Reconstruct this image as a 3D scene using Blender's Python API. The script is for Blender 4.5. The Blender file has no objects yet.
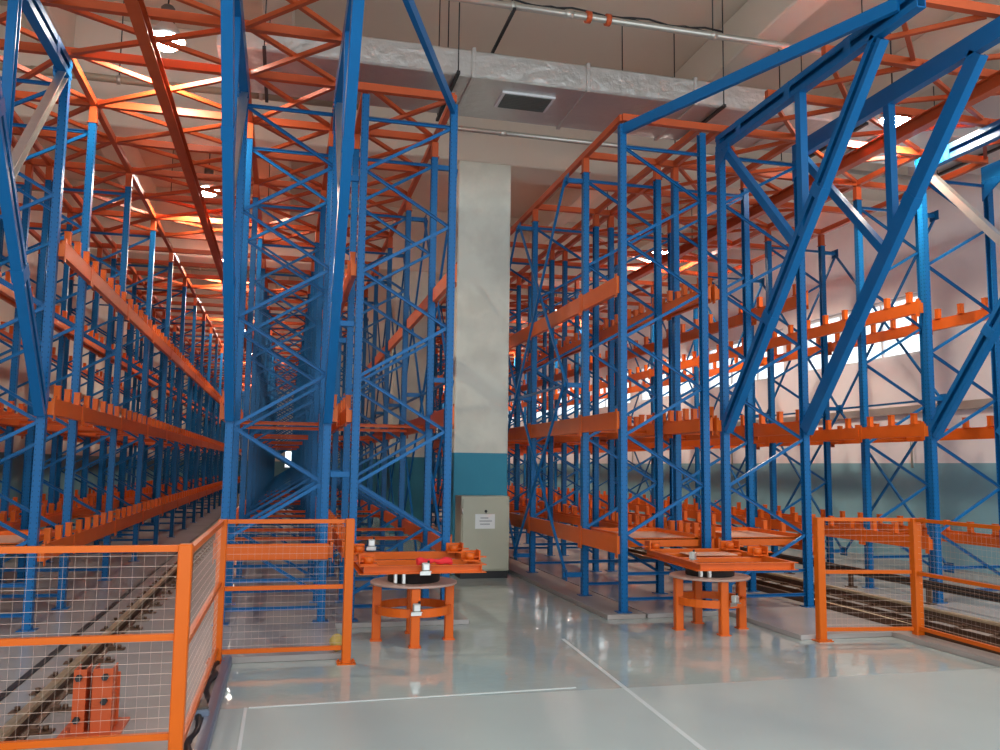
import bpy, math, random
from mathutils import Vector, Matrix

C = bpy.context.scene.collection
SC = bpy.context.scene
random.seed(4)
EYE = 1.6

# ---------------------------------------------------------------- camera
def make_camera():
    f, p, r, y = 855.9, 0.1068, 0.0128, 0.2445
    fw = Vector((math.sin(y) * math.cos(p), math.cos(y) * math.cos(p), math.sin(p)))
    rt = Vector((math.cos(y), -math.sin(y), 0))
    up = rt.cross(fw)
    rt2 = rt * math.cos(r) + up * math.sin(r)
    up2 = up * math.cos(r) - rt * math.sin(r)
    cd = bpy.data.cameras.new('camera')
    cd.sensor_width = 36
    cd.lens = f / 1000 * 36
    cd.clip_end = 300
    cd.clip_start = 0.05
    co = bpy.data.objects.new('camera', cd)
    C.objects.link(co)
    m = Matrix.Identity(4)
    for i in range(3):
        m[i][0] = rt2[i]; m[i][1] = up2[i]; m[i][2] = -fw[i]
    m[0][3], m[1][3], m[2][3] = 0, 0, EYE
    co.matrix_world = m
    SC.camera = co
make_camera()

# ---------------------------------------------------------------- world, exposure
SC.view_settings.view_transform = 'Standard'
SC.view_settings.look = 'None'
SC.view_settings.gamma = 1
SC.view_settings.use_curve_mapping = False
SC.view_settings.exposure = 0.52
w = bpy.data.worlds.new('sky'); SC.world = w
w.use_nodes = True
bg = w.node_tree.nodes['Background']
bg.inputs[0].default_value = (0.88, 0.95, 1.0, 1)
bg.inputs[1].default_value = 1.7
SC.cycles.use_denoising = True
SC.cycles.sample_clamp_indirect = 80
SC.cycles.max_bounces = 8
SC.cycles.diffuse_bounces = 4
SC.cycles.glossy_bounces = 4
SC.cycles.transparent_max_bounces = 12

LAMP_POWER = 190
LAMP_COLOR = (1.0, 0.83, 0.64)

# ---------------------------------------------------------------- materials
def mat(name, color, rough=0.5, metal=0.0, noise=0.0, nscale=6.0, coat=0.0, bump=0.0, emit=None, spec=0.5):
    m = bpy.data.materials.new(name); m.use_nodes = True
    nt = m.node_tree; b = nt.nodes['Principled BSDF']
    b.inputs['Base Color'].default_value = (*color, 1)
    b.inputs['Roughness'].default_value = rough
    b.inputs['Metallic'].default_value = metal
    b.inputs['Coat Weight'].default_value = coat
    b.inputs['Coat Roughness'].default_value = 0.15
    b.inputs['Specular IOR Level'].default_value = spec
    if noise or bump:
        tc = nt.nodes.new('ShaderNodeTexCoord')
        n = nt.nodes.new('ShaderNodeTexNoise'); n.inputs['Scale'].default_value = nscale
        n.inputs['Detail'].default_value = 5
        nt.links.new(tc.outputs['Object'], n.inputs['Vector'])
        if noise:
            mx = nt.nodes.new('ShaderNodeMix'); mx.data_type = 'RGBA'
            mx.inputs[6].default_value = (*[c * (1 - noise) for c in color], 1)
            mx.inputs[7].default_value = (*[min(1, c * (1 + noise)) for c in color], 1)
            nt.links.new(n.outputs['Fac'], mx.inputs[0])
            nt.links.new(mx.outputs[2], b.inputs['Base Color'])
        if bump:
            bp = nt.nodes.new('ShaderNodeBump'); bp.inputs['Strength'].default_value = bump
            bp.inputs['Distance'].default_value = 0.02
            nt.links.new(n.outputs['Fac'], bp.inputs['Height'])
            nt.links.new(bp.outputs['Normal'], b.inputs['Normal'])
    if emit:
        b.inputs['Emission Color'].default_value = (*emit[0], 1)
        b.inputs['Emission Strength'].default_value = emit[1]
    return m

M = {}
BLUE = (0.007, 0.122, 0.33)
M['blue'] = mat('blue_paint', BLUE, 0.30, noise=0.12, nscale=3, spec=0.2)
M['orange'] = mat('orange_paint', (0.70, 0.120, 0.010), 0.36, spec=0.3, noise=0.12, nscale=4)
M['red_orange'] = mat('red_orange_paint', (0.54, 0.090, 0.024), 0.42, spec=0.3, noise=0.15, nscale=4)
M['fence'] = mat('fence_orange_paint', (0.64, 0.115, 0.004), 0.35, spec=0.3, noise=0.06)
M['wire'] = mat('fence_wire', (0.60, 0.44, 0.36), 0.5, 0.2)
M['galv'] = mat('galvanised_steel', (0.72, 0.72, 0.70), 0.28, 0.85, noise=0.1, nscale=10)
M['pipe'] = mat('pipe_steel', (0.55, 0.53, 0.48), 0.35, 0.7, noise=0.1)
M['greypipe'] = mat('painted_pipe', (0.36, 0.30, 0.22), 0.5)
M['dark'] = mat('dark_rubber', (0.012, 0.012, 0.014), 0.5)
M['brown'] = mat('rusty_rail_steel', (0.11, 0.055, 0.03), 0.5, 0.4, noise=0.4, nscale=20)
M['railtop'] = mat('worn_rail_head', (0.46, 0.36, 0.22), 0.35, 0.6, noise=0.2, nscale=20)
M['ceil'] = mat('ceiling_concrete', (0.74, 0.65, 0.55), 0.9, noise=0.06, nscale=0.6)
M['beamc'] = mat('beam_concrete', (0.78, 0.70, 0.60), 0.9, noise=0.06, nscale=0.8)
M['cabinet'] = mat('cabinet_paint', (0.47, 0.47, 0.36), 0.4, noise=0.05, nscale=2)
M['paper'] = mat('paper', (0.82, 0.84, 0.82), 0.8)
M['ink'] = mat('ink', (0.25, 0.27, 0.3), 0.8)
M['white'] = mat('white_plastic', (0.42, 0.44, 0.41), 0.4)
M['red'] = mat('red_cloth', (0.75, 0.02, 0.03), 0.8, bump=0.4, nscale=40)
M['yellow'] = mat('yellow_rag', (0.5, 0.36, 0.1), 0.9, noise=0.3, nscale=20, bump=0.5)
M['tray'] = mat('tray_primer', (0.80, 0.42, 0.27), 0.35, noise=0.08, nscale=5)
M['plate'] = mat('turntable_plate', (0.50, 0.33, 0.27), 0.35, noise=0.1, nscale=5)
M['slab'] = mat('rough_slab', (0.36, 0.31, 0.28), 0.42, noise=0.22, nscale=1.6, bump=0.06)
M['slabg'] = mat('grey_screed', (0.40, 0.37, 0.35), 0.22, noise=0.15, nscale=1.2)
M['curb'] = mat('steel_curb', (0.16, 0.20, 0.27), 0.3, 0.3)
M['line'] = mat('floor_line_paint', (0.62, 0.66, 0.65), 0.35)
M['bulb'] = mat('lamp_bulb', (1, 1, 1), 0.3, emit=((1.0, 0.93, 0.85), 110))
M['lampmetal'] = mat('lamp_reflector', (0.7, 0.7, 0.68), 0.3, 0.8)
M['lampdark'] = mat('lamp_housing', (0.10, 0.09, 0.08), 0.5, 0.3)
M['alum'] = mat('window_frame_paint', (0.72, 0.72, 0.74), 0.4)
M['grille'] = mat('grille_louvre', (0.12, 0.14, 0.13), 0.5, 0.4)

def foil_mat():
    m = mat('duct_foil', (0.60, 0.59, 0.57), 0.36, 0.75)
    nt = m.node_tree; b = nt.nodes['Principled BSDF']
    tc = nt.nodes.new('ShaderNodeTexCoord')
    n = nt.nodes.new('ShaderNodeTexNoise'); n.inputs['Scale'].default_value = 9; n.inputs['Detail'].default_value = 6
    bp = nt.nodes.new('ShaderNodeBump'); bp.inputs['Strength'].default_value = 0.55; bp.inputs['Distance'].default_value = 0.03
    nt.links.new(tc.outputs['Object'], n.inputs['Vector'])
    nt.links.new(n.outputs['Fac'], bp.inputs['Height'])
    nt.links.new(bp.outputs['Normal'], b.inputs['Normal'])
    return m
M['foil'] = foil_mat()

def epoxy_mat():
    m = mat('epoxy_floor', (0.34, 0.36, 0.34), 0.06)
    nt = m.node_tree; b = nt.nodes['Principled BSDF']; L = nt.links.new
    tc = nt.nodes.new('ShaderNodeTexCoord')
    n = nt.nodes.new('ShaderNodeTexNoise'); n.inputs['Scale'].default_value = 0.9; n.inputs['Detail'].default_value = 6
    L(tc.outputs['Object'], n.inputs['Vector'])
    mx = nt.nodes.new('ShaderNodeMix'); mx.data_type = 'RGBA'
    mx.inputs[6].default_value = (0.33, 0.38, 0.355, 1); mx.inputs[7].default_value = (0.48, 0.54, 0.51, 1)
    L(n.outputs['Fac'], mx.inputs[0]); L(mx.outputs[2], b.inputs['Base Color'])
    n2 = nt.nodes.new('ShaderNodeTexNoise'); n2.inputs['Scale'].default_value = 5.5; n2.inputs['Detail'].default_value = 3
    L(tc.outputs['Object'], n2.inputs['Vector'])
    bp = nt.nodes.new('ShaderNodeBump'); bp.inputs['Strength'].default_value = 0.10; bp.inputs['Distance'].default_value = 0.03
    L(n2.outputs['Fac'], bp.inputs['Height']); L(bp.outputs['Normal'], b.inputs['Normal'])
    return m
M['epoxy'] = epoxy_mat()
M['screed'] = mat('matt_epoxy_floor', (0.42, 0.475, 0.455), 0.33, noise=0.10, nscale=1.3, bump=0.05)

def painted_wall(name, upper, lower, zsplit, stain=0.0):
    m = mat(name, upper, 0.75)
    nt = m.node_tree; b = nt.nodes['Principled BSDF']; L = nt.links.new
    tc = nt.nodes.new('ShaderNodeTexCoord')
    sp = nt.nodes.new('ShaderNodeSeparateXYZ'); L(tc.outputs['Object'], sp.inputs[0])
    g = nt.nodes.new('ShaderNodeMath'); g.operation = 'GREATER_THAN'; g.inputs[1].default_value = zsplit
    L(sp.outputs['Z'], g.inputs[0])
    n = nt.nodes.new('ShaderNodeTexNoise'); n.inputs['Scale'].default_value = 1.3; n.inputs['Detail'].default_value = 5
    L(tc.outputs['Object'], n.inputs['Vector'])
    st = nt.nodes.new('ShaderNodeMix'); st.data_type = 'RGBA'
    k = 1 - stain
    st.inputs[6].default_value = (upper[0] * k, upper[1] * k, upper[2] * k, 1)
    st.inputs[7].default_value = (*upper, 1)
    rp = nt.nodes.new('ShaderNodeMapRange'); rp.inputs[1].default_value = 0.42; rp.inputs[2].default_value = 0.56
    L(n.outputs['Fac'], rp.inputs[0]); L(rp.outputs[0], st.inputs[0])
    lo = nt.nodes.new('ShaderNodeMix'); lo.data_type = 'RGBA'
    lo.inputs[6].default_value = (*[c * 0.85 for c in lower], 1); lo.inputs[7].default_value = (*[c * 1.1 for c in lower], 1)
    L(n.outputs['Fac'], lo.inputs[0])
    mx = nt.nodes.new('ShaderNodeMix'); mx.data_type = 'RGBA'
    L(g.outputs[0], mx.inputs[0]); L(lo.outputs[2], mx.inputs[6]); L(st.outputs[2], mx.inputs[7])
    L(mx.outputs[2], b.inputs['Base Color'])
    return m
M['wall'] = painted_wall('wall_paint', (0.80, 0.73, 0.65), (0.15, 0.34, 0.42), 1.76, 0.05)
M['wallr'] = painted_wall('window_wall_paint', (0.83, 0.79, 0.83), (0.22, 0.43, 0.52), 1.76, 0.05)
M['column'] = painted_wall('column_paint', (0.79, 0.82, 0.73), (0.045, 0.30, 0.44), 1.81, 0.14)

def glass_mat():
    m = bpy.data.materials.new('window_glass'); m.use_nodes = True
    nt = m.node_tree; nt.nodes.clear()
    o = nt.nodes.new('ShaderNodeOutputMaterial'); t = nt.nodes.new('ShaderNodeBsdfTransparent')
    g = nt.nodes.new('ShaderNodeBsdfGlossy'); g.inputs['Roughness'].default_value = 0.03
    mx = nt.nodes.new('ShaderNodeMixShader'); lw = nt.nodes.new('ShaderNodeLayerWeight'); lw.inputs[0].default_value = 0.5
    fr = nt.nodes.new('ShaderNodeMath'); fr.operation = 'POWER'; fr.inputs[1].default_value = 5.0
    nt.links.new(lw.outputs['Facing'], fr.inputs[0])
    t.inputs[0].default_value = (0.95, 0.97, 0.97, 1)
    nt.links.new(fr.outputs[0], mx.inputs[0]); nt.links.new(t.outputs[0], mx.inputs[1]); nt.links.new(g.outputs[0], mx.inputs[2])
    nt.links.new(mx.outputs[0], o.inputs[0])
    return m
M['glass'] = glass_mat()

def perforated_blue():
    """blue paint with the small dark slots punched down each upright"""
    m = mat('perforated_blue_paint', BLUE, 0.30, spec=0.2)
    nt = m.node_tree; b = nt.nodes['Principled BSDF']; L = nt.links.new
    tc = nt.nodes.new('ShaderNodeTexCoord'); sp = nt.nodes.new('ShaderNodeSeparateXYZ')
    L(tc.outputs['Object'], sp.inputs[0])
    def mth(op, a, v):
        n = nt.nodes.new('ShaderNodeMath'); n.operation = op
        L(a, n.inputs[0])
        if isinstance(v, (int, float)): n.inputs[1].default_value = v
        else: L(v, n.inputs[1])
        return n.outputs[0]
    zf = mth('FRACT', mth('DIVIDE', sp.outputs['Z'], 0.05), 0)
    zm = mth('LESS_THAN', zf, 0.30)
    ax = mth('ABSOLUTE', sp.outputs['Y'], 0)
    xm = mth('MULTIPLY', mth('GREATER_THAN', ax, 0.018), mth('LESS_THAN', ax, 0.032))
    ax2 = mth('ABSOLUTE', sp.outputs['X'], 0)
    xm2 = mth('MULTIPLY', mth('GREATER_THAN', ax2, 0.022), mth('LESS_THAN', ax2, 0.032))
    msk = mth('MULTIPLY', zm, mth('MAXIMUM', xm, xm2))
    mx = nt.nodes.new('ShaderNodeMix'); mx.data_type = 'RGBA'
    mx.inputs[6].default_value = (*BLUE, 1); mx.inputs[7].default_value = (*[c * 0.45 for c in BLUE], 1)
    L(msk, mx.inputs[0]); L(mx.outputs[2], b.inputs['Base Color'])
    return m
M['upright'] = perforated_blue()

# ---------------------------------------------------------------- mesh helpers
class MB:
    def __init__(s): s.v = []; s.f = []; s.smooth = set()
    def _quad_loop(s, rings, cap=True, smooth=False):
        n = len(rings[0]); base = len(s.v)
        for r in rings: s.v.extend([tuple(p) for p in r])
        for k in range(len(rings) - 1):
            a = base + k * n; b2 = a + n
            for i in range(n):
                j = (i + 1) % n
                if smooth: s.smooth.add(len(s.f))
                s.f.append((a + i, a + j, b2 + j, b2 + i))
        if cap:
            s.f.append(tuple(base + i for i in reversed(range(n))))
            s.f.append(tuple(base + (len(rings) - 1) * n + i for i in range(n)))
    def box(s, c, d, bev=0.0):
        x, y, z = c; a, b, h = d[0] / 2, d[1] / 2, d[2] / 2
        if bev <= 0:
            ring = lambda zz: [(x - a, y - b, zz), (x + a, y - b, zz), (x + a, y + b, zz), (x - a, y + b, zz)]
            s._quad_loop([ring(z - h), ring(z + h)])
        else:
            def ring(zz, q):
                A, B = a - q, b - q; e = bev
                if q > 0: e = bev * 0.5
                return [(x - A + e, y - B, zz), (x + A - e, y - B, zz), (x + A, y - B + e, zz), (x + A, y + B - e, zz),
                        (x + A - e, y + B, zz), (x - A + e, y + B, zz), (x - A, y + B - e, zz), (x - A, y - B + e, zz)]
            s._quad_loop([ring(z - h, bev), ring(z - h + bev, 0), ring(z + h - bev, 0), ring(z + h, bev)])
        return s
    def sweep(s, p, q, prof, up=(0, 0, 1)):
        """extrude a closed 2-D profile [(side, up)] from p to q"""
        p = Vector(p); q = Vector(q); t = (q - p).normalized(); u = Vector(up)
        if abs(t.dot(u)) > 0.999: u = Vector((0, 1, 0))
        sd = t.cross(u).normalized(); u2 = sd.cross(t)
        s._quad_loop([[p + sd * a + u2 * b for a, b in prof], [q + sd * a + u2 * b for a, b in prof]])
        return s
    def bar(s, p, q, w, h, up=(0, 0, 1)):
        return s.sweep(p, q, [(-w / 2, -h / 2), (w / 2, -h / 2), (w / 2, h / 2), (-w / 2, h / 2)], up)
    def cyl(s, p, q, r, seg=12, r2=None):
        p = Vector(p); q = Vector(q); t = (q - p).normalized()
        u = Vector((0, 0, 1)) if abs(t.z) < 0.9 else Vector((1, 0, 0))
        a = t.cross(u).normalized(); b = t.cross(a); r2 = r if r2 is None else r2
        ang = [2 * math.pi * i / seg for i in range(seg)]
        s._quad_loop([[p + (a * math.cos(k) + b * math.sin(k)) * r for k in ang],
                      [q + (a * math.cos(k) + b * math.sin(k)) * r2 for k in ang]], smooth=True)
        return s
    def lathe(s, c, prof, seg=28):
        rings = [[(c[0] + r * math.cos(2 * math.pi * i / seg), c[1] + r * math.sin(2 * math.pi * i / seg), c[2] + z)
                  for i in range(seg)] for r, z in prof]
        s._quad_loop(rings, smooth=True); return s
    def tube(s, pts, r, seg=8):
        pts = [Vector(p) for p in pts]; rings = []
        for i, p in enumerate(pts):
            t = (pts[min(i + 1, len(pts) - 1)] - pts[max(i - 1, 0)]).normalized()
            u = Vector((0, 0, 1)) if abs(t.z) < 0.9 else Vector((1, 0, 0))
            a = t.cross(u).normalized(); b = t.cross(a)
            rings.append([p + (a * math.cos(2 * math.pi * k / seg) + b * math.sin(2 * math.pi * k / seg)) * r for k in range(seg)])
        s._quad_loop(rings, smooth=True); return s
    def poly(s, pts, normal_thick):
        """flat polygon plate given as 3-D points, thickened along a vector"""
        n = Vector(normal_thick); s._quad_loop([[Vector(p) for p in pts], [Vector(p) + n for p in pts]]); return s
    def mesh(s, name, m):
        me = bpy.data.meshes.new(name); me.from_pydata(s.v, [], s.f); me.update()
        me.materials.append(M[m] if isinstance(m, str) else m)
        if s.smooth:
            for i in s.smooth: me.polygons[i].use_smooth = True
        import bmesh
        bm = bmesh.new(); bm.from_mesh(me); bmesh.ops.recalc_face_normals(bm, faces=bm.faces); bm.to_mesh(me); bm.free()
        return me

def chan(w, h, t=0.006):
    """C-channel profile, web on the -side, open to +side"""
    a, b = w / 2, h / 2
    return [(-a, -b), (a, -b), (a, -b + t), (-a + t, -b + t), (-a + t, b - t), (a, b - t), (a, b), (-a, b)]
def lipped(w, h, lip, t=0.01, side=1):
    """C-channel with wide lips leaving a slot, open towards side"""
    a, b = w / 2, h / 2
    pr = [(-a, -b), (a, -b), (a, -b + lip), (a - t, -b + lip), (a - t, -b + t), (-a + t, -b + t), (-a + t, b - t), (a - t, b - t), (a - t, b - lip), (a, b - lip), (a, b), (-a, b)]
    return [(p * side, q) for p, q in pr]
def ibeam(w, h, tf, tw):
    a, b, c = w / 2, h / 2, tw / 2
    return [(-a, -b), (a, -b), (a, -b + tf), (c, -b + tf), (c, b - tf), (a, b - tf), (a, b), (-a, b), (-a, b - tf), (-c, b - tf), (-c, -b + tf), (-a, -b + tf)]

def link(name, me, parent=None, loc=(0, 0, 0), rotz=0, label=None):
    o = bpy.data.objects.new(name, me); C.objects.link(o)
    if parent: o.parent = parent
    o.location = loc
    if rotz: o.rotation_euler = (0, 0, rotz)
    if label: o['label'] = label
    return o
def obj(name, mb, m, parent=None, loc=(0, 0, 0), rotz=0, label=None):
    return link(name, mb.mesh(name, m), parent, loc, rotz, label)
def tag(o, label, cat, group=None, kind=None):
    o['label'] = label; o['category'] = cat
    if group: o['group'] = group
    if kind: o['kind'] = kind
    return o
def thing(name, label, cat, loc=(0, 0, 0), rotz=0, group=None):
    o = bpy.data.objects.new(name, None); C.objects.link(o)
    o.empty_display_size = 0.2
    o.location = loc; o.rotation_euler = (0, 0, rotz)
    return tag(o, label, cat, group)
def struct(name, mb, m, label, cat, loc=(0, 0, 0)):
    o = obj(name, mb, m, None, loc)
    return tag(o, label, cat, None, 'structure')

# ---------------------------------------------------------------- layout
Y0 = 9.17                                   # first row of uprights
S1, S = 1.28, 2.37                          # short first bay, then full bays
NB = 18
FY = [Y0, Y0 + S1] + [Y0 + S1 + S * k for k in range(1, NB)]
YEND = FY[-1]
XA2 = (-4.62, -3.60); XA = (-3.34, -2.304)
XB1 = (-0.556, 0.425); XB2 = (0.72, 1.711)
XC1 = (3.744, 4.775); XC2 = (5.034, 6.097)
XD = (7.909, 8.95)
XL, XR, YF, ZC = -5.3, 11.0, 56.0, 8.1
YO = 1.0                                    # hall open to the front; walls and ceiling cut back for more daylight
FZ = -0.05                                  # epoxy floor; rack slabs are at 0
TIE = 5.75

# ---------------------------------------------------------------- the setting
fl = MB().box(((XL + XR) / 2, (6.25 + YF) / 2, FZ - 0.1), (XR - XL + 0.4, YF - 6.25, 0.2))
struct('floor', fl, 'epoxy', 'glossy grey-green epoxy floor between the racks', 'floor')
fl = MB().box(((XL + XR) / 2, (6.25 - 5) / 2, FZ - 0.1), (XR - XL + 0.4, 11.25, 0.2))
struct('floor', fl, 'screed', 'lighter matt grey floor in the foreground', 'floor')

def slab(x0, x1, y0, y1, m, label, top=0.0):
    b = MB().box(((x0 + x1) / 2, (y0 + y1) / 2, (FZ + top) / 2), (x1 - x0, y1 - y0, top - FZ), 0.004)
    return struct('floor_slab', b, m, label, 'floor slab')
slab(XL, -0.42, 2.5, YF, 'slabg', 'bare grey floor slab under the left crane aisle')
slab(-0.42, 0.56, 7.62, YF, 'slabg', 'raised floor slab behind the short left fence panel')
slab(0.56, 1.95, 9.02, YF, 'slabg', 'raised floor slab under the racks left of the column')
slab(3.50, 3.95, 9.02, YF, 'slab', 'rough concrete ledge under the first row of right-hand uprights')
slab(3.975, 4.97, 9.02, YF, 'slabg', 'raised floor slab behind the right turntable')
slab(4.97, XR, 7.62, YF, 'slabg', 'raised floor slab under the right crane aisle')
slab(6.0, XR, 2.5, 7.62, 'slab', 'floor slab beside the right fence')
struct('trim_1', MB().sweep((-0.39, 2.5, FZ + 0.035), (-0.39, 7.6, FZ + 0.035), [(-0.035, -0.035), (0.035, -0.035), (0.035, 0.02), (0.02, 0.035), (-0.035, 0.035)]),
       'curb', 'blue-grey steel kerb edging the epoxy floor by the left fence', 'kerb')

# walls
def wall_box(name, x0, x1, y0, y1, z0, z1, m, label):
    return struct(name, MB().box(((x0 + x1) / 2, (y0 + y1) / 2, (z0 + z1) / 2), (x1 - x0, y1 - y0, z1 - z0)), m, label, 'wall')
# windows are openings in one wall mesh built of piers
WIN = [(12.8 + 4.5 * k, 12.8 + 4.5 * k + 3.75) for k in range(9)]
ZS, ZH = 3.72, 4.85
b = MB()
wx, wd = XR + 0.12, 0.24
def pier(y0, y1, z0, z1): b.box((wx, (y0 + y1) / 2, (z0 + z1) / 2), (wd, y1 - y0, z1 - z0))
pier(YO, YF, FZ, ZS); pier(YO, YF, ZH, ZC)
edges = [YO] + [e for w_ in WIN for e in w_] + [YF]
for k in range(0, len(edges), 2): pier(edges[k], edges[k + 1], ZS, ZH)
struct('wall_right', b, 'wallr', 'right side wall, pinkish white over a teal dado, with a strip of windows', 'wall')
wall_box('wall_left', XL - 0.24, XL, YO, YF, FZ, ZC, 'wall', 'left side wall, cream over a dark teal dado')
b = MB()
b.box(((XL + 0.0) / 2, YF + 0.12, (FZ + ZC) / 2), (0.0 - XL, 0.24, ZC - FZ))
b.box(((0.75 + XR) / 2, YF + 0.12, (FZ + ZC) / 2), (XR - 0.75, 0.24, ZC - FZ))
b.box((0.375, YF + 0.12, (1.35 + FZ) / 2), (0.75, 0.24, 1.35 - FZ)); b.box((0.375, YF + 0.12, (2.45 + ZC) / 2), (0.75, 0.24, ZC - 2.45))
struct('wall_back', b, 'wall', 'far end wall of the hall', 'wall')

def window(n, axis, a0, a1, z0, z1, pos, label):
    fr = MB(); gl = MB(); t = 0.06
    def bx(m, u0, u1, w0, w1, d=0.07):
        if axis == 'y': m.box((pos, (u0 + u1) / 2, (w0 + w1) / 2), (d, u1 - u0, w1 - w0))
        else: m.box(((u0 + u1) / 2, pos, (w0 + w1) / 2), (u1 - u0, d, w1 - w0))
    bx(fr, a0, a1, z0, z0 + t); bx(fr, a0, a1, z1 - t, z1); bx(fr, a0, a0 + t, z0 + t, z1 - t); bx(fr, a1 - t, a1, z0 + t, z1 - t)
    nm = max(1, round((a1 - a0) / 1.25))
    for k in range(1, nm):
        u = a0 + (a1 - a0) * k / nm; bx(fr, u - 0.025, u + 0.025, z0 + t, z1 - t, 0.05)
    if axis == 'y':
        zm = z0 + (z1 - z0) * 0.42
        bx(fr, a0 + t, a1 - t, zm - 0.03, zm + 0.03, 0.055)
    bx(gl, a0 + t, a1 - t, z0 + t, z1 - t, 0.006)
    o = struct('window_%d' % n, fr, 'alum', label, 'window')
    obj('pane', gl, 'glass', o)
ORD = ['nearest', 'second', 'third', 'fourth', 'fifth', 'sixth', 'seventh', 'eighth', 'ninth', 'tenth', 'eleventh', 'twelfth']
for k, (y0, y1) in enumerate(WIN):
    window(k + 1, 'y', y0, y1, ZS, ZH, XR + 0.10, 'bright strip window high in the right wall, %s' % (('nearest the camera',) + tuple('%s from the near end' % q for q in ORD[1:]))[k])
window(10, 'x', 0.0, 0.75, 1.35, 2.45, YF + 0.1, 'small bright window in the far end wall')

b = MB().box(((XL + XR) / 2, (YF + YO) / 2, ZC + 0.1), (XR - XL + 0.5, YF - YO + 0.2, 0.2))
struct('ceiling', b, 'ceil', 'pale concrete ceiling of the hall', 'ceiling')
# deep girders on the column lines, shallow ribs along the hall
for i, y in enumerate((5.0, 13.05, 21.1, 29.15, 37.2, 45.25)):
    d = 6.48 if i else 7.1
    struct('ceiling_beam', MB().box(((XL + XR) / 2, y + 0.4, (d + ZC) / 2), (XR - XL, 0.8, ZC - d), 0.02), 'beamc',
           'deep concrete ceiling beam across the hall, %s' % ('nearest the camera, above the overhanging steelwork', 'resting on the pale column with the cabinet', 'second beyond the cabinet column',
                'third beyond the cabinet column', 'fourth beyond the cabinet column', 'farthest, near the end wall')[i], 'ceiling beam')
for i, x in enumerate((-3.4, -0.3, 6.2, 9.2)):
    struct('ceiling_beam', MB().box((x, (YF + YO) / 2, (7.45 + ZC) / 2), (0.4, YF - YO, ZC - 7.45), 0.02), 'beamc',
           'shallower concrete rib running lengthwise under the ceiling, %s' % ('over the far left racks', 'over the left crane aisle edge', 'over the right crane aisle edge', 'beside the window wall')[i], 'ceiling beam')
for i, y in enumerate((13.05, 21.1, 29.15, 37.2)):
    struct('column', MB().box((2.97, y + 0.4, (FZ + 6.48) / 2), (0.86, 0.8, 6.48 - FZ), 0.015), 'column',
           'square concrete column, pale over a teal band, %s' % ('standing behind the grey cabinet', 'second down the middle passage', 'third down the middle passage', 'fourth down the middle passage')[i], 'column')

# painted lines
def floor_line(p, q, label, wd=0.035):
    d = Vector((q[0] - p[0], q[1] - p[1], 0)); L = d.length
    o = obj('floor_marking', MB().box((0, 0, 0.0015), (wd, L, 0.003)), 'line', None, ((p[0] + q[0]) / 2, (p[1] + q[1]) / 2, FZ), math.atan2(-d.x, d.y))
    tag(o, label, 'floor line', None, 'structure')
floor_line((2.68, 8.1), (2.43, 4.2), 'white painted line running towards the camera on the open floor')
floor_line((-0.17, 6.25), (2.2, 6.33), 'thin white painted line across the floor in front of the left turntable', 0.022)
floor_line((-0.19, 6.25), (-0.19, 4.6), 'faint white painted line beside the left kerb', 0.022)

# ---------------------------------------------------------------- racks
PROTO = {}
def proto(key, fn):
    if key not in PROTO: PROTO[key] = fn()
    return PROTO[key]

def upright_mesh(sx, h):
    def f():
        a, d, t, lip = 0.044, 0.078, 0.006, 0.016        # web faces the aisle (sx side), lips turned in
        pr = [(d / 2, -a), (d / 2, a), (-d / 2, a), (-d / 2, a - lip), (-d / 2 + t, a - lip), (-d / 2 + t, a - t), (d / 2 - t, a - t),
              (d / 2 - t, -a + t), (-d / 2 + t, -a + t), (-d / 2 + t, -a + lip), (-d / 2, -a + lip), (-d / 2, -a)]
        m = MB(); m._quad_loop([[(sx * x, y, 0.008) for x, y in pr], [(sx * x, y, h) for x, y in pr]])
        m.box((0, 0, 0.004), (0.16, 0.14, 0.008))
        return m.mesh('upright', 'upright')
    return proto(('up', sx, h), f)

def diag_mesh(wd, dz, sx):
    def f():
        m = MB(); m.sweep((-sx * wd / 2, 0, 0), (sx * wd / 2, 0, -dz), chan(0.026, 0.034, 0.005), (0, 0, 1))
        return m.mesh('diagonal_brace', 'blue')
    return proto(('dg', round(wd, 3), dz, sx), f)
def diag_into(m, wd, dz, sx, o):
    m.bar((o[0] - sx * wd / 2, o[1], o[2]), (o[0] + sx * wd / 2, o[1], o[2] - dz), 0.026, 0.034)
def horiz_mesh(wd):
    def f():
        m = MB(); m.sweep((-wd / 2, 0, 0), (wd / 2, 0, 0), chan(0.026, 0.036, 0.005)); return m.mesh('horizontal_brace', 'blue')
    return proto(('hz', round(wd, 3)), f)

BH = 0.16
BH2 = 0.2
def beam_profile(sx, BH):
    # stepped hollow beam seen end-on: tall web to the aisle, low step inside
    return [(-sx * 0.03, 0), (sx * 0.025, 0), (sx * 0.025, BH), (0.0, BH), (0.0, BH - 0.03), (-sx * 0.03, BH - 0.03)]
def beam_mesh(sx, L, BH):
    def f():
        m = MB(); m.sweep((0, -L / 2 + 0.004, 0), (0, L / 2 - 0.004, 0), [(a, z) for a, z in beam_profile(sx, BH)])
        for e in (-1, 1): m.box((sx * 0.0285, e * (L / 2 - 0.035), BH / 2 - 0.01), (0.006, 0.062, BH + 0.075))
        return m.mesh('beam', 'orange')
    return proto(('bm', sx, round(L, 3), BH), f)
def beam_into(m, sx, L, o):
    m.bar((o[0], o[1] - L / 2, o[2] + BH / 2), (o[0], o[1] + L / 2, o[2] + BH / 2), 0.05, BH)
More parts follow.
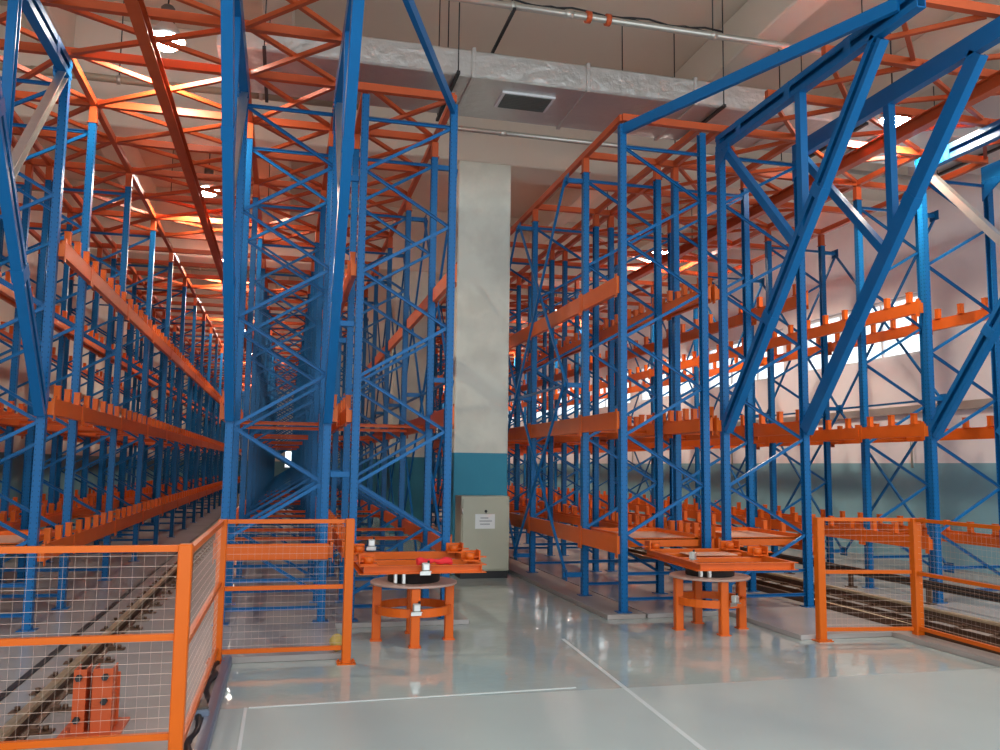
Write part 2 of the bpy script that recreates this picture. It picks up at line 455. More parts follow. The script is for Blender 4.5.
def peg_mesh():
    def f():
        m = MB()
        m._quad_loop([[(x, y, z) for x, y in [(-0.028, -0.032), (0.028, -0.032), (0.028, 0.032), (-0.028, 0.032)]] for z in (0.0, 0.13)])
        m.box((0, 0, 0.136), (0.062, 0.07, 0.012)); m.box((0, 0, 0.004), (0.062, 0.1, 0.008))
        return m.mesh('peg', 'orange')
    return proto('peg', f)
def stub_mesh():
    def f():
        m = MB(); m.box((0, 0, 0.1), (0.085, 0.09, 0.2), 0.006); m.box((0, 0, 0.004), (0.11, 0.11, 0.008))
        return m.mesh('top_connector', 'red_orange')
    return proto('stub', f)

LEVELS = (0.64, 2.05, 3.63)
NODE = 0.567

def rack(xs, start, label, brackets=False, strut='blue', spine=0, spacers=None, peg_limit=100, plain=0):
    """one row of bolted rack frames: uprights, bracing, beams with pegs, and the overhanging steel at its near end"""
    cx = (xs[0] + xs[1]) / 2; W = xs[1] - xs[0]
    root = thing('pallet_rack', label, 'rack', (cx, Y0, 0))
    nd = 0; npg = 0; nbm = 0
    rest_d = MB(); rest_p = MB(); rest_b = MB()
    for i, y in enumerate(FY):
        ly = y - Y0
        for sx in (-1, 1):
            h = 5.66 if i == 0 else 5.5
            link('upright', upright_mesh(sx, h), root, (sx * W / 2, ly, 0))
            if i: link('top_connector', stub_mesh(), root, (sx * W / 2, ly, 5.5))
        wi = W - 0.05
        for z in (5.40, 0.42, 0.14): link('horizontal_brace', horiz_mesh(wi), root, (0, ly + 0.012, z))
        z = 5.38; s = start
        for k in range(9):
            if nd < 100: link('diagonal_brace', diag_mesh(wi, NODE, s), root, (0, ly - 0.012 + 0.024 * (k % 2), z)); nd += 1
            else: diag_into(rest_d, wi, NODE, s, (0, ly, z))
            z -= NODE; s = -s
    for i in range(len(FY) - 1):
        L = FY[i + 1] - FY[i]; ym = (FY[i] + FY[i + 1]) / 2 - Y0
        n = 3 if L < 2 else 5
        offs = [(k + 0.5 - n / 2) * (L / n * (1.0 if n == 3 else 0.97)) for k in range(n)]
        for sx in (-1, 1):
            for z in LEVELS:
                bx = sx * (W / 2 + (0.038 if sx == plain else 0.072))
                bm = None
                if nbm < 100:
                    bm = link('beam', beam_mesh(sx, L, BH2 if sx == plain else BH), root, (bx, ym, z)); nbm += 1
                else: beam_into(rest_b, sx, L, (bx, ym, z))
                if sx == plain: continue
                for q in offs:
                    if npg < peg_limit and bm: link('peg', peg_mesh(), bm, (sx * 0.0, q, BH)); npg += 1
                    else: rest_p.box((bx, ym + q, z + BH + 0.07), (0.058, 0.066, 0.14))
    for nm, mbx, mm in (('diagonal_brace', rest_d, 'blue'), ('peg', rest_p, 'orange'), ('beam', rest_b, 'orange')):
        if mbx.v:
            o = obj(nm, mbx, mm, root); o['kind'] = 'stuff'
    cb = proto(('cb', round(W, 3)), lambda: MB().sweep((-W / 2 - 0.04, 0, 0), (W / 2 + 0.04, 0, 0), chan(0.04, 0.04, 0.005)).mesh('cross_beam', 'orange'))
    for i in range(1, 10):
        for z in LEVELS[:2]: link('cross_beam', cb, root, (0, FY[i] - Y0 + (0.5 if i % 2 else -0.4), z + 0.05))
    if spacers:                                            # short ties to the neighbouring row
        for i in range(0, 7):
            for z in (1.5, 3.1, 4.7):
                obj('row_spacer', MB().box((0, 0, 0), (spacers, 0.05, 0.06), 0.004), 'blue', root, (W / 2 + spacers / 2 + 0.045, FY[i] - Y0, z)) if i == 0 and z == 1.5 else \
                    link('row_spacer', bpy.data.meshes['row_spacer'], root, (W / 2 + spacers / 2 + 0.045, FY[i] - Y0, z))
    if brackets:
        LB = Y0 - 5.75
        for sx in (-1, 1):
            x = sx * W / 2
            m = MB()
            m.sweep((x, 0.05, 5.57), (x, -LB, 5.57), lipped(0.09, 0.19, 0.065, 0.01, -sx))
            for q in (0.5, 1.5, 2.5): m.box((x + sx * 0.047, -q, 5.57), (0.006, 0.10, 0.19))
            obj('cantilever_beam', m, 'blue', root)
            m = MB(); p0 = Vector((x, -2.9, 5.47)); p1 = Vector((x, -0.04, 2.08))
            m.sweep(p0, p1, lipped(0.09, 0.17, 0.055, 0.01, sx), (0, -1, 1))
            for q in (0.33, 0.66):
                c = p0.lerp(p1, q); d = (p1 - p0).normalized()
                m.bar(c - d * 0.06, c + d * 0.06, 0.104, 0.176, (0, -1, 1))
            obj('cantilever_brace', m, 'blue', root)
            mid = p0.lerp(p1, 0.47)
            obj('cantilever_post', MB().sweep((x, mid.y - 0.12, 5.475), (x, mid.y - 0.12, mid.z + 0.1), chan(0.08, 0.09, 0.008), (0, 1, 0)), 'blue', root)
            st = obj('cantilever_strut', MB().sweep((x, -0.10, 5.47), (x, mid.y + 0.05, mid.z + 0.08), chan(0.08, 0.09, 0.008), (0, 1, 1)), strut, root)  # silver struts carry the lamp reflection on blue paint in their colour
            if strut == 'galv': st['label'] = 'silver-coloured strut imitating lamp glare on blue paint'
            g = MB(); g.poly([(x - 0.05, 0.05, 5.47), (x - 0.05, -0.28, 5.47), (x - 0.05, -0.28, 5.40), (x - 0.05, 0.05, 5.2)], (0.008, 0, 0))
            for yy in (-0.02, -0.12, -0.22): g.cyl((x - 0.062, yy, 5.44), (x - 0.03, yy, 5.44), 0.012, 6)
            obj('gusset_plate', g, 'blue', root)
    if spine:                                              # rods crossing in the plane outside the row
        xo = spine * (W / 2 + 0.26)
        for i in range(1, 7):
            for z in (5.38, 2.66, 0.26):
                m = MB(); m.bar((spine * (W / 2 + 0.045), 0, 0), (xo + spine * 0.03, 0, 0), 0.05, 0.06)
                m.poly([(xo, -0.09, -0.07), (xo, 0.09, -0.07), (xo, 0.09, 0.07), (xo, -0.09, 0.07)], (spine * 0.008, 0, 0))
                obj('spine_arm', m, 'blue', root, (0, FY[i] - Y0, z))
        for i in range(1, 6):
            y0, y1 = FY[i] - Y0, FY[i + 1] - Y0
            for za, zb in ((5.38, 2.66), (2.66, 0.26)):
                obj('spine_rod', MB().bar((xo + 0.03 * spine, y0, za), (xo + 0.03 * spine, y1, zb), 0.03, 0.03), 'blue', root)
                obj('spine_rod', MB().bar((xo - 0.01 * spine, y0, zb), (xo - 0.01 * spine, y1, za), 0.03, 0.03), 'blue', root)
            obj('spine_rod', MB().bar((xo, y0, 2.66), (xo, y1, 2.66), 0.03, 0.03), 'blue', root)
    return root

def bay_tray(root, xs, x_in, wd):
    m = MB(); y0, y1 = 0.08, S1 - 0.06
    m.box((x_in, (y0 + y1) / 2, 0.795), (wd, y1 - y0, 0.012))
    return obj('tray', m, 'tray', root)
def tray_rim(tray, x_in, wd):
    m = MB(); y0, y1 = 0.08, S1 - 0.06
    for sx in (-1, 1): m.box((x_in + sx * (wd / 2 - 0.02), (y0 + y1) / 2, 0.82), (0.04, y1 - y0, 0.05))
    m.box((x_in, y0 + 0.02, 0.76), (wd, 0.04, 0.10)); m.box((x_in, y1 - 0.02, 0.82), (wd, 0.04, 0.05))
    return obj('rim', m, 'orange', tray)

rA2 = rack(XA2, -1, 'blue and orange pallet rack against the left wall, behind the row along the left rail', peg_limit=30)
rA = rack(XA, -1, 'long blue and orange pallet rack along the left side of the left crane rail', True, 'galv', peg_limit=100)
rB1 = rack(XB1, 1, 'blue and orange pallet rack behind the short fence panel, right of the left crane rail', True, 'galv', spacers=0.205)
rB2 = rack(XB2, -1, 'blue and orange pallet rack behind the left turntable, just left of the column', spine=1, plain=1)
rC1 = rack(XC1, 1, 'blue and orange pallet rack edging the middle passage right of the column', spine=-1, plain=-1)
rC2 = rack(XC2, -1, 'blue and orange pallet rack with overhanging braces behind the right turntable', True, 'blue')
rD = rack(XD, 1, 'blue and orange pallet rack facing the window wall, beyond the right crane rail', True, 'galv', spine=1)
for rr, xs in ((rC1, XC1), (rC2, XC2), (rA, XA)):
    wd = xs[1] - xs[0] - 0.12
    t = bay_tray(rr, xs, 0, wd); tray_rim(t, 0, wd)
obj('front_board', MB().box((0, -0.075, 0.715), (XB1[1] - XB1[0] + 0.1, 0.05, 0.16), 0.006), 'orange', rB1)
# flat tie running aslant in plan from the passage-side upright to the overhanging beam end
tag(obj('tie_bar', MB().bar((XC1[0], Y0, 5.60), (XC2[0] - 0.06, 5.95, 5.60), 0.05, 0.12), 'blue'), 'blue flat tie bar running aslant overhead from the passage-side rack right of the column', 'tie bar')
tag(obj('tie_bar', MB().bar((XB2[1], Y0, 5.60), (XB1[1] + 0.06, 5.95, 5.60), 0.05, 0.12), 'blue'), 'blue flat tie bar running aslant overhead from the rack left of the column', 'tie bar')

# ---------------------------------------------------------------- overhead trusses
FRONT_T = [Y0 - 1.04 * k for k in (3, 2, 1)]
REAR_T = [Y0] + [FY[1] + S / 2 * k for k in range(0, 2 * (NB - 2) + 1)]
def truss(label, longs, xf, xr, zones_f, zones_r, rails):
    root = thing('overhead_truss', label, 'roof truss', ((xr[0] + xr[1]) / 2, Y0, TIE))
    ox = (xr[0] + xr[1]) / 2
    T = lambda x, y: (x - ox, y - Y0, 0)
    for y in FRONT_T: obj('tie_beam', MB().bar(T(xf[0], y), T(xf[1], y), 0.07, 0.085), 'red_orange', root)
    for y in REAR_T: obj('tie_beam', MB().bar(T(xr[0], y), T(xr[1], y), 0.07, 0.085), 'red_orange', root)
    for x in longs:
        obj('longitudinal_beam', MB().bar(T(x, Y0), T(x, YEND), 0.062, 0.08), 'red_orange', root)
    n = 0; rest = MB(); ys = FRONT_T + REAR_T
    for i in range(len(ys) - 1):
        y0, y1 = ys[i] + 0.05, ys[i + 1] - 0.05
        if y0 > FY[3] + 0.1 and i % 12 not in (0, 1): continue
        for (x0, x1) in (zones_f if y1 < Y0 + 0.01 else zones_r):
            for a, c in (((x0 + 0.06, y0), (x1 - 0.06, y1)), ((x1 - 0.06, y0), (x0 + 0.06, y1))):
                dz = 0.018 if a[0] < c[0] else -0.018
                p = Vector(T(*a)) + Vector((0, 0, dz)); q = Vector(T(*c)) + Vector((0, 0, dz))
                if n < 100: obj('diagonal_brace', MB().bar(p, q, 0.045, 0.045), 'red_orange', root); n += 1
                else: rest.bar(p, q, 0.045, 0.045)
    o = obj('diagonal_brace', rest, 'red_orange', root); o['kind'] = 'stuff'
    for x in rails:
        obj('guide_rail', MB().sweep((x - ox, 5.75 - Y0, -0.13), (x - ox, YEND - Y0, -0.13), ibeam(0.115, 0.16, 0.014, 0.012)), 'red_orange', root)
    return root
truss('orange overhead ties and crossed braces above the left racks and left crane aisle', XA + XB1 + XB2 + XA2, (XA[0], XB1[1]), (XA2[0], XB2[1]),
      [XA, (XA[1], XB1[0]), XB1], [XA, (XA[1], XB1[0]), XB1, XB2], [-1.43])
truss('orange overhead ties and crossed braces above the right racks and right crane aisle', XC1 + XC2 + XD, (XC2[0], XD[1]), (XC1[0], XD[1]),
      [XC2, (XC2[1], XD[0]), XD], [XC2, (XC2[1], XD[0])], [7.0])

# ---------------------------------------------------------------- floor rails
def crane_rail(x, y0, y1, label):
    root = thing('crane_rail', label, 'rail', (x, y0, 0))
    prof = [(-0.065, 0), (0.065, 0), (0.065, 0.012), (0.012, 0.025), (0.012, 0.085), (-0.012, 0.085), (-0.012, 0.025), (-0.065, 0.012)]
    obj('rail_web', MB().sweep((0, 0, 0), (0, y1 - y0, 0), prof), 'brown', root)
    obj('rail_head', MB().sweep((0, 0, 0.085), (0, y1 - y0, 0.085), [(-0.032, 0), (0.032, 0), (0.032, 0.022), (0.026, 0.03), (-0.026, 0.03), (-0.032, 0.022)]), 'railtop', root, label='worn bright running surface')
    m = MB(); 
    m.box((0, 0, 0.006), (0.37, 0.09, 0.012), 0.003)
    for sx in (-1, 1): m.cyl((sx * 0.14, 0, 0.016), (sx * 0.14, 0, 0.04), 0.018, 6); m.box((sx * 0.085, 0, 0.022), (0.05, 0.06, 0.02))
    me = m.mesh('rail_clip', 'brown')
    k = 0; yy = 0.15
    while yy < y1 - y0 - 0.2 and k < 95:
        link('rail_clip', me, root, (0, yy, 0)); yy += 0.47; k += 1
    return root
crane_rail(-1.45, 4.2, YEND, 'long brown steel crane rail on the floor of the left aisle')
crane_rail(6.98, 4.2, YEND, 'long brown steel crane rail on the floor of the right aisle')
m = MB().sweep((0, 0, 0), (0, 45, 0), [(-0.025, 0), (0.025, 0), (0.025, 0.012), (-0.025, 0.012)])
tag(obj('guide_strip', m, 'dark', None, (-1.80, 4.2, 0)), 'thin dark steel strip on the floor left of the left crane rail', 'strip')
t = thing('cable_tray', 'brown cable tray with loose cables along the foot of the right braced rack', 'cable tray', (6.36, 4.2, 0))
obj('tray_body', MB().sweep((0, 0, 0.0), (0, 46, 0.0), [(-0.15, 0), (0.15, 0), (0.15, 0.07), (0.142, 0.07), (0.142, 0.008), (-0.142, 0.008), (-0.142, 0.07), (-0.15, 0.07)]), 'brown', t)
for k, xx in enumerate((-0.08, -0.02, 0.05)):
    obj('cable', MB().tube([(xx + 0.02 * math.sin(j * 1.3 + k), j * 0.7, 0.028 + 0.01 * math.sin(j + k)) for j in range(60)], 0.014, 6), ('dark', 'railtop', 'brown')[k], t)
t = thing('conductor_rail', 'dark brown conductor rail on low brackets along the foot of the window-side rack', 'conductor rail', (7.72, 4.2, 0))
obj('rail_body', MB().sweep((0, 0, 0.23), (0, 46, 0.23), [(-0.02, -0.05), (0.02, -0.05), (0.02, 0.05), (-0.02, 0.05)]), 'brown', t)
for k in range(2): obj('conductor_bar', MB().bar((-0.03, 0, 0.205 + 0.05 * k), (-0.03, 46, 0.205 + 0.05 * k), 0.02, 0.018), 'dark', t)
me = MB().box((0, 0, 0.09), (0.05, 0.05, 0.18)).box((0, 0, 0.006), (0.12, 0.12, 0.012)).mesh('bracket', 'brown')
for k in range(30): link('bracket', me, t, (0, 0.4 + 1.5 * k, 0))

# ---------------------------------------------------------------- fences
def panel(root, p, q, z0, z1, zm, rail=0.034, wires=True):
    p = Vector((*p, 0)); q = Vector((*q, 0)); d = (q - p).normalized(); L = (q - p).length
    for z, nm in ((z1 - rail / 2, 'top_rail'), (zm, 'middle_rail'), (z0 + rail / 2, 'bottom_rail')):
        obj(nm, MB().bar(p + Vector((0, 0, z)), q + Vector((0, 0, z)), rail, rail), 'fence', root)
    w_ = MB(); r = 0.0016
    n = int(L / 0.055); hgt = z1 - z0
    for k in range(1, n):
        c = p + d * (L * k / n); w_.bar(c + Vector((0, 0, z0 + rail)), c + Vector((0, 0, z1 - rail)), 0.0008, 0.0008)
    n = int(hgt / 0.055)
    nn = Vector((-d.y, d.x, 0)) * 0.003
    for k in range(1, n):
        z = z0 + hgt * k / n; w_.bar(p + nn + Vector((0, 0, z)), q + nn + Vector((0, 0, z)), r, r)
    obj('wire_mesh', w_, 'wire', root)
def post(root, x, y, z, h, wd):
    m = MB(); m.box((x, y, z + h / 2), (wd, wd, h), 0.006); m.box((x, y, z + 0.004), (wd + 0.08, wd + 0.08, 0.008))
    for a in (-1, 1):
        for c in (-1, 1): m.cyl((x + a * (wd / 2 + 0.022), y + c * (wd / 2 + 0.022), z + 0.008), (x + a * (wd / 2 + 0.022), y + c * (wd / 2 + 0.022), z + 0.022), 0.009, 6)
    return obj('post', m, 'fence', root)
t = thing('wire_fence', 'orange wire mesh safety fence around the near end of the left crane aisle', 'fence', (0, 0, 0))
fh = 1.20
post(t, -0.49, 4.90, 0.0, 1.17, 0.072); post(t, -0.47, 7.48, 0.0, 1.14, 0.075); post(t, 0.565, 7.47, FZ, 1.195, 0.075); post(t, -2.35, 4.90, 0.0, 1.17, 0.085)
panel(t, (-2.31, 4.90), (-0.526, 4.90), 0.17, 1.165, 0.69)
panel(t, (-0.488, 4.94), (-0.475, 7.44), 0.08, 1.135, 0.62)
panel(t, (-0.43, 7.475), (0.525, 7.475), 0.06, 1.14, 0.58)
t = thing('wire_fence', 'orange wire mesh safety fence around the near end of the right crane aisle', 'fence', (0, 0, 0))
post(t, 5.165, 7.57, FZ, 1.19, 0.08); post(t, 6.16, 7.43, FZ, 1.19, 0.085); post(t, 6.10, 5.93, 0, 1.14, 0.08); post(t, 6.05, 3.9, 0, 1.14, 0.08)
panel(t, (5.21, 7.565), (6.11, 7.44), 0.04, 1.14, 0.61)
panel(t, (6.155, 7.385), (6.105, 5.975), 0.05, 1.14, 0.60)
panel(t, (6.095, 5.885), (6.055, 3.945), 0.05, 1.14, 0.60)

# ---------------------------------------------------------------- turntables with pallet frames
def turntable(cx, cy, label, rot):
    t = thing('turntable', label, 'turntable', (cx, cy, FZ), 0)
    H = 0.53
    for k, a in enumerate((-95, -5, 85, 175)):
        x, y = 0.345 * math.cos(math.radians(a)), 0.345 * math.sin(math.radians(a))
        m = MB(); m.box((0, 0, (H) / 2), (0.085, 0.085, H), 0.008); m.box((0, 0, 0.005), (0.11, 0.11, 0.01))
        obj('leg', m, 'orange', t, (x, y, 0), math.radians(a))
    for k in range(4):
        a0, a1 = (math.radians(q) for q in ((-95, -5), (-5, 85), (85, 175), (175, 265))[k])
        pts = []
        for j in range(9):
            a = a0 + (a1 - a0) * j / 8; pts.append((0.345 * math.cos(a), 0.345 * math.sin(a), 0.30))
        m = MB(); u = Vector((0, 0, 1)); rings = []
        for j, p in enumerate(pts):
            d = Vector((p[0], p[1], 0)).normalized()
            rings.append([Vector(p) + d * s1 * 0.018 + u * s2 * 0.038 for s1, s2 in ((-1, -1), (1, -1), (1, 1), (-1, 1))])
        m._quad_loop(rings); obj('cross_rail', m, 'orange', t)
    obj('round_plate', MB().lathe((0, 0, H), [(0.41, 0), (0.415, 0.004), (0.415, 0.018), (0.41, 0.022)], 40), 'plate', t)
    obj('bearing_ring', MB().lathe((0, 0, H + 0.022), [(0.24, 0), (0.25, 0.01), (0.25, 0.08), (0.27, 0.09), (0.27, 0.125), (0.26, 0.13)], 36), 'dark', t, label='black slewing ring')
    for sx, sy in ((-0.2, -0.16), (-0.13, -0.21)):
        obj('clamp', MB().box((sx, sy - 0.03, H + 0.085), (0.035, 0.04, 0.12), 0.006).cyl((sx, sy - 0.06, H + 0.06), (sx, sy - 0.03, H + 0.06), 0.012, 8), 'galv', t)
    return t, H + 0.152
def pallet_frame(cx, cy, z, wx, wy, rot, label, blocks, bars, deck):
    t = thing('pallet_carrier', label, 'pallet carrier', (cx, cy, z), rot)
    hh = 0.075; c = chan(0.05, hh, 0.007)
    for sx in (-1, 1):
        obj('side_rail', MB().sweep((sx * (wx / 2 - 0.025), -wy / 2, hh / 2), (sx * (wx / 2 - 0.025), wy / 2, hh / 2), [(a * sx, b_) for a, b_ in c]), 'orange', t)
    for sy in (-1, 1):
        obj('end_rail', MB().sweep((-wx / 2 + 0.05, sy * (wy / 2 - 0.025), hh / 2), (wx / 2 - 0.05, sy * (wy / 2 - 0.025), hh / 2), [(a * -sy, b_) for a, b_ in c]), 'orange', t)
    for k, yy in enumerate(bars):
        obj('cross_bar', MB().box((0, yy, hh / 2 - 0.005), (wx - 0.1, 0.07, 0.05), 0.005), 'orange', t)
    if deck: obj('deck_plate', MB().box((0.02, 0.22, hh - 0.008), (wx * 0.5, 0.3, 0.008)), 'tray', t, label='pale primed deck plate')
    for (x, y) in blocks:
        m = MB(); sg = 1 if x > 0 else -1
        m.box((x, y, hh + 0.006), (0.17, 0.16, 0.012)); m.box((x + sg * 0.075, y, hh + 0.05), (0.012, 0.16, 0.1))
        m.box((x, y + 0.074, hh + 0.045), (0.15, 0.012, 0.09)); m.cyl((x - sg * 0.01, y - 0.02, hh + 0.012), (x - sg * 0.01, y - 0.02, hh + 0.075), 0.045, 14)
        m.box((x + sg * 0.09, y, hh + 0.035), (0.12, 0.06, 0.012))
        obj('corner_seat', m, 'orange', t)
    return t
tt, hz = turntable(1.25, 8.33, 'round-topped orange turntable stand beside the short left fence panel', 0)
pallet_frame(1.26, 8.43, FZ + hz, 1.16, 1.28, 0.0, 'orange rectangular frame lying on the left turntable, red cloth tied on it', [(-0.5, -0.52), (-0.5, 0.5), (0.5, 0.5), (0.5, -0.3)], (0.0,), False)
tt2, hz2 = turntable(4.37, 8.33, 'round-topped orange turntable stand in front of the right racks', 0)
pallet_frame(4.43, 8.31, FZ + hz2, 1.06, 1.46, -0.06, 'orange rectangular frame lying on the right turntable', [(-0.45, 0.6), (0.45, 0.6), (0.45, -0.05)], (-0.05, 0.4), True)
def sensor(x, y, z, label, rot=0):
    t = thing('sensor_box', label, 'sensor', (x, y, z), rot); t.scale = (0.8, 0.8, 0.8)
    obj('housing', MB().box((0, 0, 0.045), (0.085, 0.06, 0.09), 0.008), 'white', t)
    obj('lid', MB().box((0, -0.034, 0.045), (0.07, 0.012, 0.07), 0.004), 'galv', t)
    obj('bracket', MB().box((0, 0.02, -0.025), (0.12, 0.008, 0.05)).box((0, -0.01, -0.004), (0.12, 0.07, 0.008)), 'galv', t)
    obj('gland', MB().cyl((0.03, -0.005, 0.09), (0.03, -0.005, 0.115), 0.014, 8), 'dark', t)
sensor(1.22, 7.91, FZ + 0.33, 'small silver and white sensor box on the front leg of the left turntable')
sensor(4.42, 7.90, FZ + 0.33, 'small white sensor box on the front leg of the right turntable', 0.4)
sensor(1.27, 7.75, FZ + hz + 0.03, 'small silver sensor clamped to the front rail of the left frame')
sensor(3.97, 7.92, FZ + hz2 + 0.08, 'small silver sensor clamped to the left rail of the right frame', 0.7)
sensor(0.90, 8.95, FZ + hz + 0.14, 'white switch box standing up at the back of the left frame')
# red cloth
m = MB(); rings = []
for j in range(11):
    u = j / 10; x = -0.16 + 0.32 * u; r1 = 0.02 + 0.028 * abs(math.cos(u * math.pi)) ** 0.6
    rings.append([(x, r1 * math.cos(a) * (1 + 0.2 * math.sin(3 * a + j)), r1 * 0.7 * math.sin(a) + 0.008 * math.sin(j * 1.7)) for a in [k * math.pi / 4 for k in range(8)]])
m._quad_loop(rings, smooth=True)
tag(obj('red_cloth', m, 'red', None, (1.36, 7.83, FZ + hz + 0.105), 0.1), 'twisted red cloth tied on the front rail of the left frame', 'cloth')

# ---------------------------------------------------------------- cabinet on the column
t = thing('electrical_cabinet', 'tall pale grey-green electrical cabinet standing against the column', 'cabinet', (2.94, 12.80, FZ))
obj('body', MB().box((0, 0, 0.66), (0.74, 0.46, 1.10), 0.008), 'cabinet', t)
obj('door', MB().box((0.0, -0.238, 0.66), (0.70, 0.02, 1.05), 0.006), 'cabinet', t)
obj('base', MB().box((0, 0.02, 0.055), (0.72, 0.40, 0.11)), 'dark', t, label='black recessed plinth')
obj('latch', MB().cyl((0, -0.27, 0.99), (0, -0.245, 0.99), 0.02, 10).box((0, -0.272, 0.985), (0.012, 0.01, 0.05)), 'dark', t, label='black latch')
for k in range(2): obj('hinge', MB().cyl((-0.355, -0.245, 0.3 + 0.65 * k), (-0.355, -0.245, 0.38 + 0.65 * k), 0.012, 8), 'galv', t)
t = thing('paper_notice', 'white paper notice with faint print taped to the cabinet door', 'notice', (2.93, 12.548, 0.79))
obj('sheet', MB().box((0, 0, 0), (0.30, 0.003, 0.215)), 'paper', t)
for k, (wd, xx) in enumerate(((0.12, -0.01), (0.19, 0.01), (0.15, 0.0))):
    obj('print_line', MB().box((xx, -0.0022, 0.05 - 0.045 * k), (wd, 0.001, 0.012)), 'ink', t)

# ---------------------------------------------------------------- buffer, cables, small things
t = thing('buffer_stop', 'squat orange buffer stop bolted to the floor right of the left crane rail', 'buffer', (-1.045, 5.72, 0))
for sx, nm in ((-0.075, 'channel'), (0.05, 'channel')):
    wd = 0.07 if sx < 0 else 0.11
    obj(nm, MB().sweep((sx, 0, 0.0), (sx, 0, 0.375), [(-wd / 2, -0.06), (wd / 2, -0.06), (wd / 2, 0.10), (wd / 2 - 0.008, 0.10), (wd / 2 - 0.008, -0.052), (-wd / 2 + 0.008, -0.052), (-wd / 2 + 0.008, 0.10), (-wd / 2, 0.10)], (0, 1, 0)), 'red_orange', t)
obj('back_plate', MB().box((-0.01, 0.11, 0.16), (0.26, 0.012, 0.32)), 'red_orange', t)
obj('base_plate', MB().box((0, 0.06, 0.006), (0.34, 0.36, 0.012)), 'red_orange', t)
for x, z in ((-0.08, 0.33), (0.065, 0.33), (0.065, 0.19), (-0.08, 0.09)):
    obj('bolt', MB().cyl((x, -0.09, z), (x, -0.05, z), 0.02, 6), 'dark', t)
m = MB().tube([(-0.46 + 0.02 * math.sin(j * 1.1), 4.9 + j * 0.11, FZ + 0.07 + 0.02 * math.sin(j * 0.8)) for j in range(24)], 0.022, 8)
tag(obj('cable', m, 'dark', None, (0.0, 0, -0.01)), 'thick dark cable lying along the foot of the left fence', 'cable')
t = thing('junction_box', 'small dark junction box on the floor between left fence and kerb', 'box', (-0.455, 5.95, FZ), 0.15)
obj('housing', MB().box((0, 0, 0.055), (0.09, 0.22, 0.11), 0.01), 'curb', t)
obj('lid', MB().box((0, 0, 0.116), (0.08, 0.2, 0.012), 0.004), 'lampdark', t)
obj('gland', MB().cyl((0, -0.15, 0.05), (0, -0.11, 0.05), 0.022, 8), 'dark', t)
# crumpled rag behind the fence post
m = MB(); rings = []
for i in range(9):
    ph = math.pi * i / 8
    rings.append([(0.055 * math.sin(ph) * math.cos(a) * (1 + 0.25 * math.sin(3 * a + i)), 0.06 * math.sin(ph) * math.sin(a) * (1 + 0.2 * math.cos(2 * a + i)), 0.075 - 0.075 * math.cos(ph)) for a in [k * math.pi / 6 for k in range(12)]])
m._quad_loop(rings, smooth=True)
tag(obj('rag', m, 'yellow', None, (0.50, 7.70, 0.0)), 'crumpled dull yellow rag on the slab behind the short left fence panel', 'rag')

# ---------------------------------------------------------------- ceiling services
t = thing('ventilation_duct', 'foil-wrapped rectangular ventilation duct crossing below the ceiling', 'duct', (4.3, 10.4, 6.33))
segs = [-5.2 + 1.48 * k for k in range(9)]
for k in range(8):
    x0, x1 = segs[k], segs[k + 1]
    obj('duct_section', MB().box(((x0 + x1) / 2, 0, 0.17), (x1 - x0 - 0.01, 1.22, 0.34), 0.02), 'foil', t)
for k in range(9):
    obj('flange', MB().box((segs[k], 0, 0.17), (0.05, 1.27, 0.385), 0.004), 'foil', t)
g = obj('air_grille', MB().box((0, 0, 0), (0.70, 0.46, 0.03)), 'alum', t, (-1.45, -0.10, -0.012))
m = MB()
for k in range(9): m.bar((-0.31, -0.19 + 0.047 * k, -0.02), (0.31, -0.19 + 0.047 * k, -0.02), 0.034, 0.008)
obj('louvre', m, 'grille', g)
for hx in (-4.7, -2.45, 1.07, 3.2, 5.6):
    for yy in (-0.72, 0.72):
        obj('hanger_rod', MB().cyl((hx, yy, -0.04), (hx, yy, ZC - 6.33), 0.008, 6), 'dark', t)
    obj('hanger_bar', MB().box((hx, 0, -0.03), (0.04, 1.5, 0.035)), 'dark', t)

def pipe(x0, x1, y, z, r, m, label, rods, clamp=True, cable=False):
    t = thing('ceiling_pipe', label, 'pipe', (x0, y, z))
    obj('tube', MB().cyl((0, 0, 0), (x1 - x0, 0, 0), r, 14), m, t)
    for x in rods:
        obj('hanger_rod', MB().cyl((x - x0, 0, r), (x - x0, 0, ZC - z), 0.008, 6), 'dark', t)
        obj('clamp', MB().cyl((x - x0 - 0.025, 0, 0), (x - x0 + 0.025, 0, 0), r + 0.012, 14), 'pipe', t)
    for x in [x0 + 1.9 * k for k in range(1, int((x1 - x0) / 1.9))]:
        obj('coupling', MB().cyl((x - x0 - 0.05, 0, 0), (x - x0 + 0.05, 0, 0), r + 0.008, 14), m, t)
    if cable:
        for s in range(2):
            obj('cable', MB().tube([(1.9 + 0.25 * j - x0, 0.02 + 0.04 * s, r + 0.01 + 0.05 * math.sin(j * 0.9 + s) ** 2) for j in range(14)], 0.012, 6), 'dark', t)
        obj('bracket_arm', MB().bar((2.42 - x0, -0.05, -0.055), (2.42 - x0, 1.35, -0.055), 0.035, 0.03), 'dark', t)
        for x in (3.35, 3.6):
            obj('red_coupling', MB().cyl((x - x0 - 0.03, 0, 0), (x - x0 + 0.03, 0, 0), r + 0.03, 12), 'red_orange', t)
    return t
pipe(1.2, 9.8, 9.26, 7.0, 0.042, 'pipe', 'bright steel pipe with black cables hung near the ceiling in front of the duct', (2.4, 5.0, 7.6), cable=True)
pipe(0.9, 9.6, 11.25, 6.26, 0.035, 'pipe', 'thin steel pipe running along the back edge of the duct', (2.0, 4.6, 7.2))
pipe(-5.2, 0.9, 11.7, 6.6, 0.05, 'greypipe', 'brownish pipe across the ceiling over the near left racks', (-4.2, -2.3, -0.5))
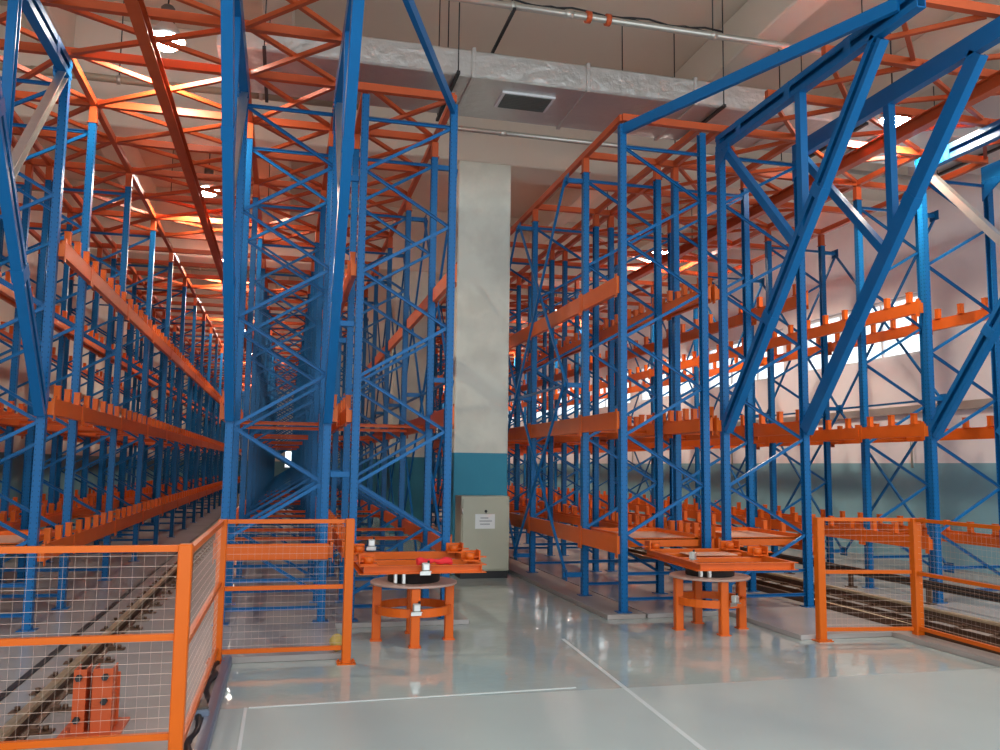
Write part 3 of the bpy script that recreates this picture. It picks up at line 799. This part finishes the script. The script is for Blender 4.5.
pipe(-5.2, 0.9, 17.0, 6.6, 0.045, 'greypipe', 'brownish pipe across the ceiling, second over the left racks', (-4.2, -2.3, -0.5))
pipe(-5.2, 0.9, 23.0, 6.6, 0.045, 'greypipe', 'brownish pipe across the ceiling, third over the left racks', (-4.2, -2.3, -0.5))
pipe(3.6, 10.8, 17.0, 6.6, 0.045, 'greypipe', 'brownish pipe across the ceiling over the right racks', (4.2, 6.6, 8.6))
# wall services on the window wall
t = thing('cable_trunking', 'grey cable trunking along the right wall below the windows', 'trunking', (XR - 0.06, 12, 2.72))
obj('trunk', MB().box((0, 14, 0), (0.09, 36, 0.14), 0.005), 'pipe', t)
for k in range(5): obj('drop_conduit', MB().cyl((0.01, 1.2 + 3.2 * k, -0.07), (0.01, 1.2 + 3.2 * k, -1.05), 0.022, 8), 'pipe', t)

# ---------------------------------------------------------------- lamps
def lamp_meshes():
    sh = MB(); sh.lathe((0, 0, 0), [(0.06, 0.20), (0.09, 0.17), (0.15, 0.08), (0.20, 0.0), (0.195, 0.0), (0.145, 0.075), (0.085, 0.16), (0.05, 0.17)], 28)
    ho = MB().lathe((0, 0, 0.2), [(0.05, -0.01), (0.075, 0.0), (0.075, 0.16), (0.05, 0.19), (0.02, 0.2)], 20)
    bu = MB().lathe((0, 0, 0), [(0.01, -0.11), (0.09, -0.095), (0.15, -0.05), (0.165, 0.0), (0.14, 0.05), (0.06, 0.12)], 20)
    return sh.mesh('reflector', 'lampmetal'), ho.mesh('housing', 'lampdark'), bu.mesh('bulb', 'bulb')
LM = lamp_meshes()
def lamp(x, y, z, label, group, power=LAMP_POWER):
    t = thing('high_bay_lamp', label, 'lamp', (x, y, z), 0, group)
    link('reflector', LM[0], t); link('housing', LM[1], t); link('bulb', LM[2], t)
    obj('hanger_rod', MB().cyl((0, 0, 0.39), (0, 0, ZC - z), 0.01, 6), 'dark', t)
    ld = bpy.data.lights.new('lamp_light', 'SPOT'); ld.energy = power; ld.spot_size = math.radians(168); ld.spot_blend = 0.25; ld.color = LAMP_COLOR; ld.shadow_soft_size = 0.12
    lo = bpy.data.objects.new('lamp_light', ld); C.objects.link(lo); lo.parent = t; lo.location = (0, 0, -0.135)
for k in range(8):
    lamp(-1.42, 9.52 + 5.3 * k, 6.18, 'lit high-bay lamp over the left crane aisle, %s' % ('nearest the camera' if k == 0 else '%s from the near end' % ORD[k]), 'lamps over the left aisle')
for k in range(7):
    lamp(7.26, 8.85 + 6.9 * k, 5.98, 'lit high-bay lamp over the right crane aisle, %s' % ('nearest the camera' if k == 0 else '%s from the near end' % ORD[k]), 'lamps over the right aisle', LAMP_POWER * 2.4)
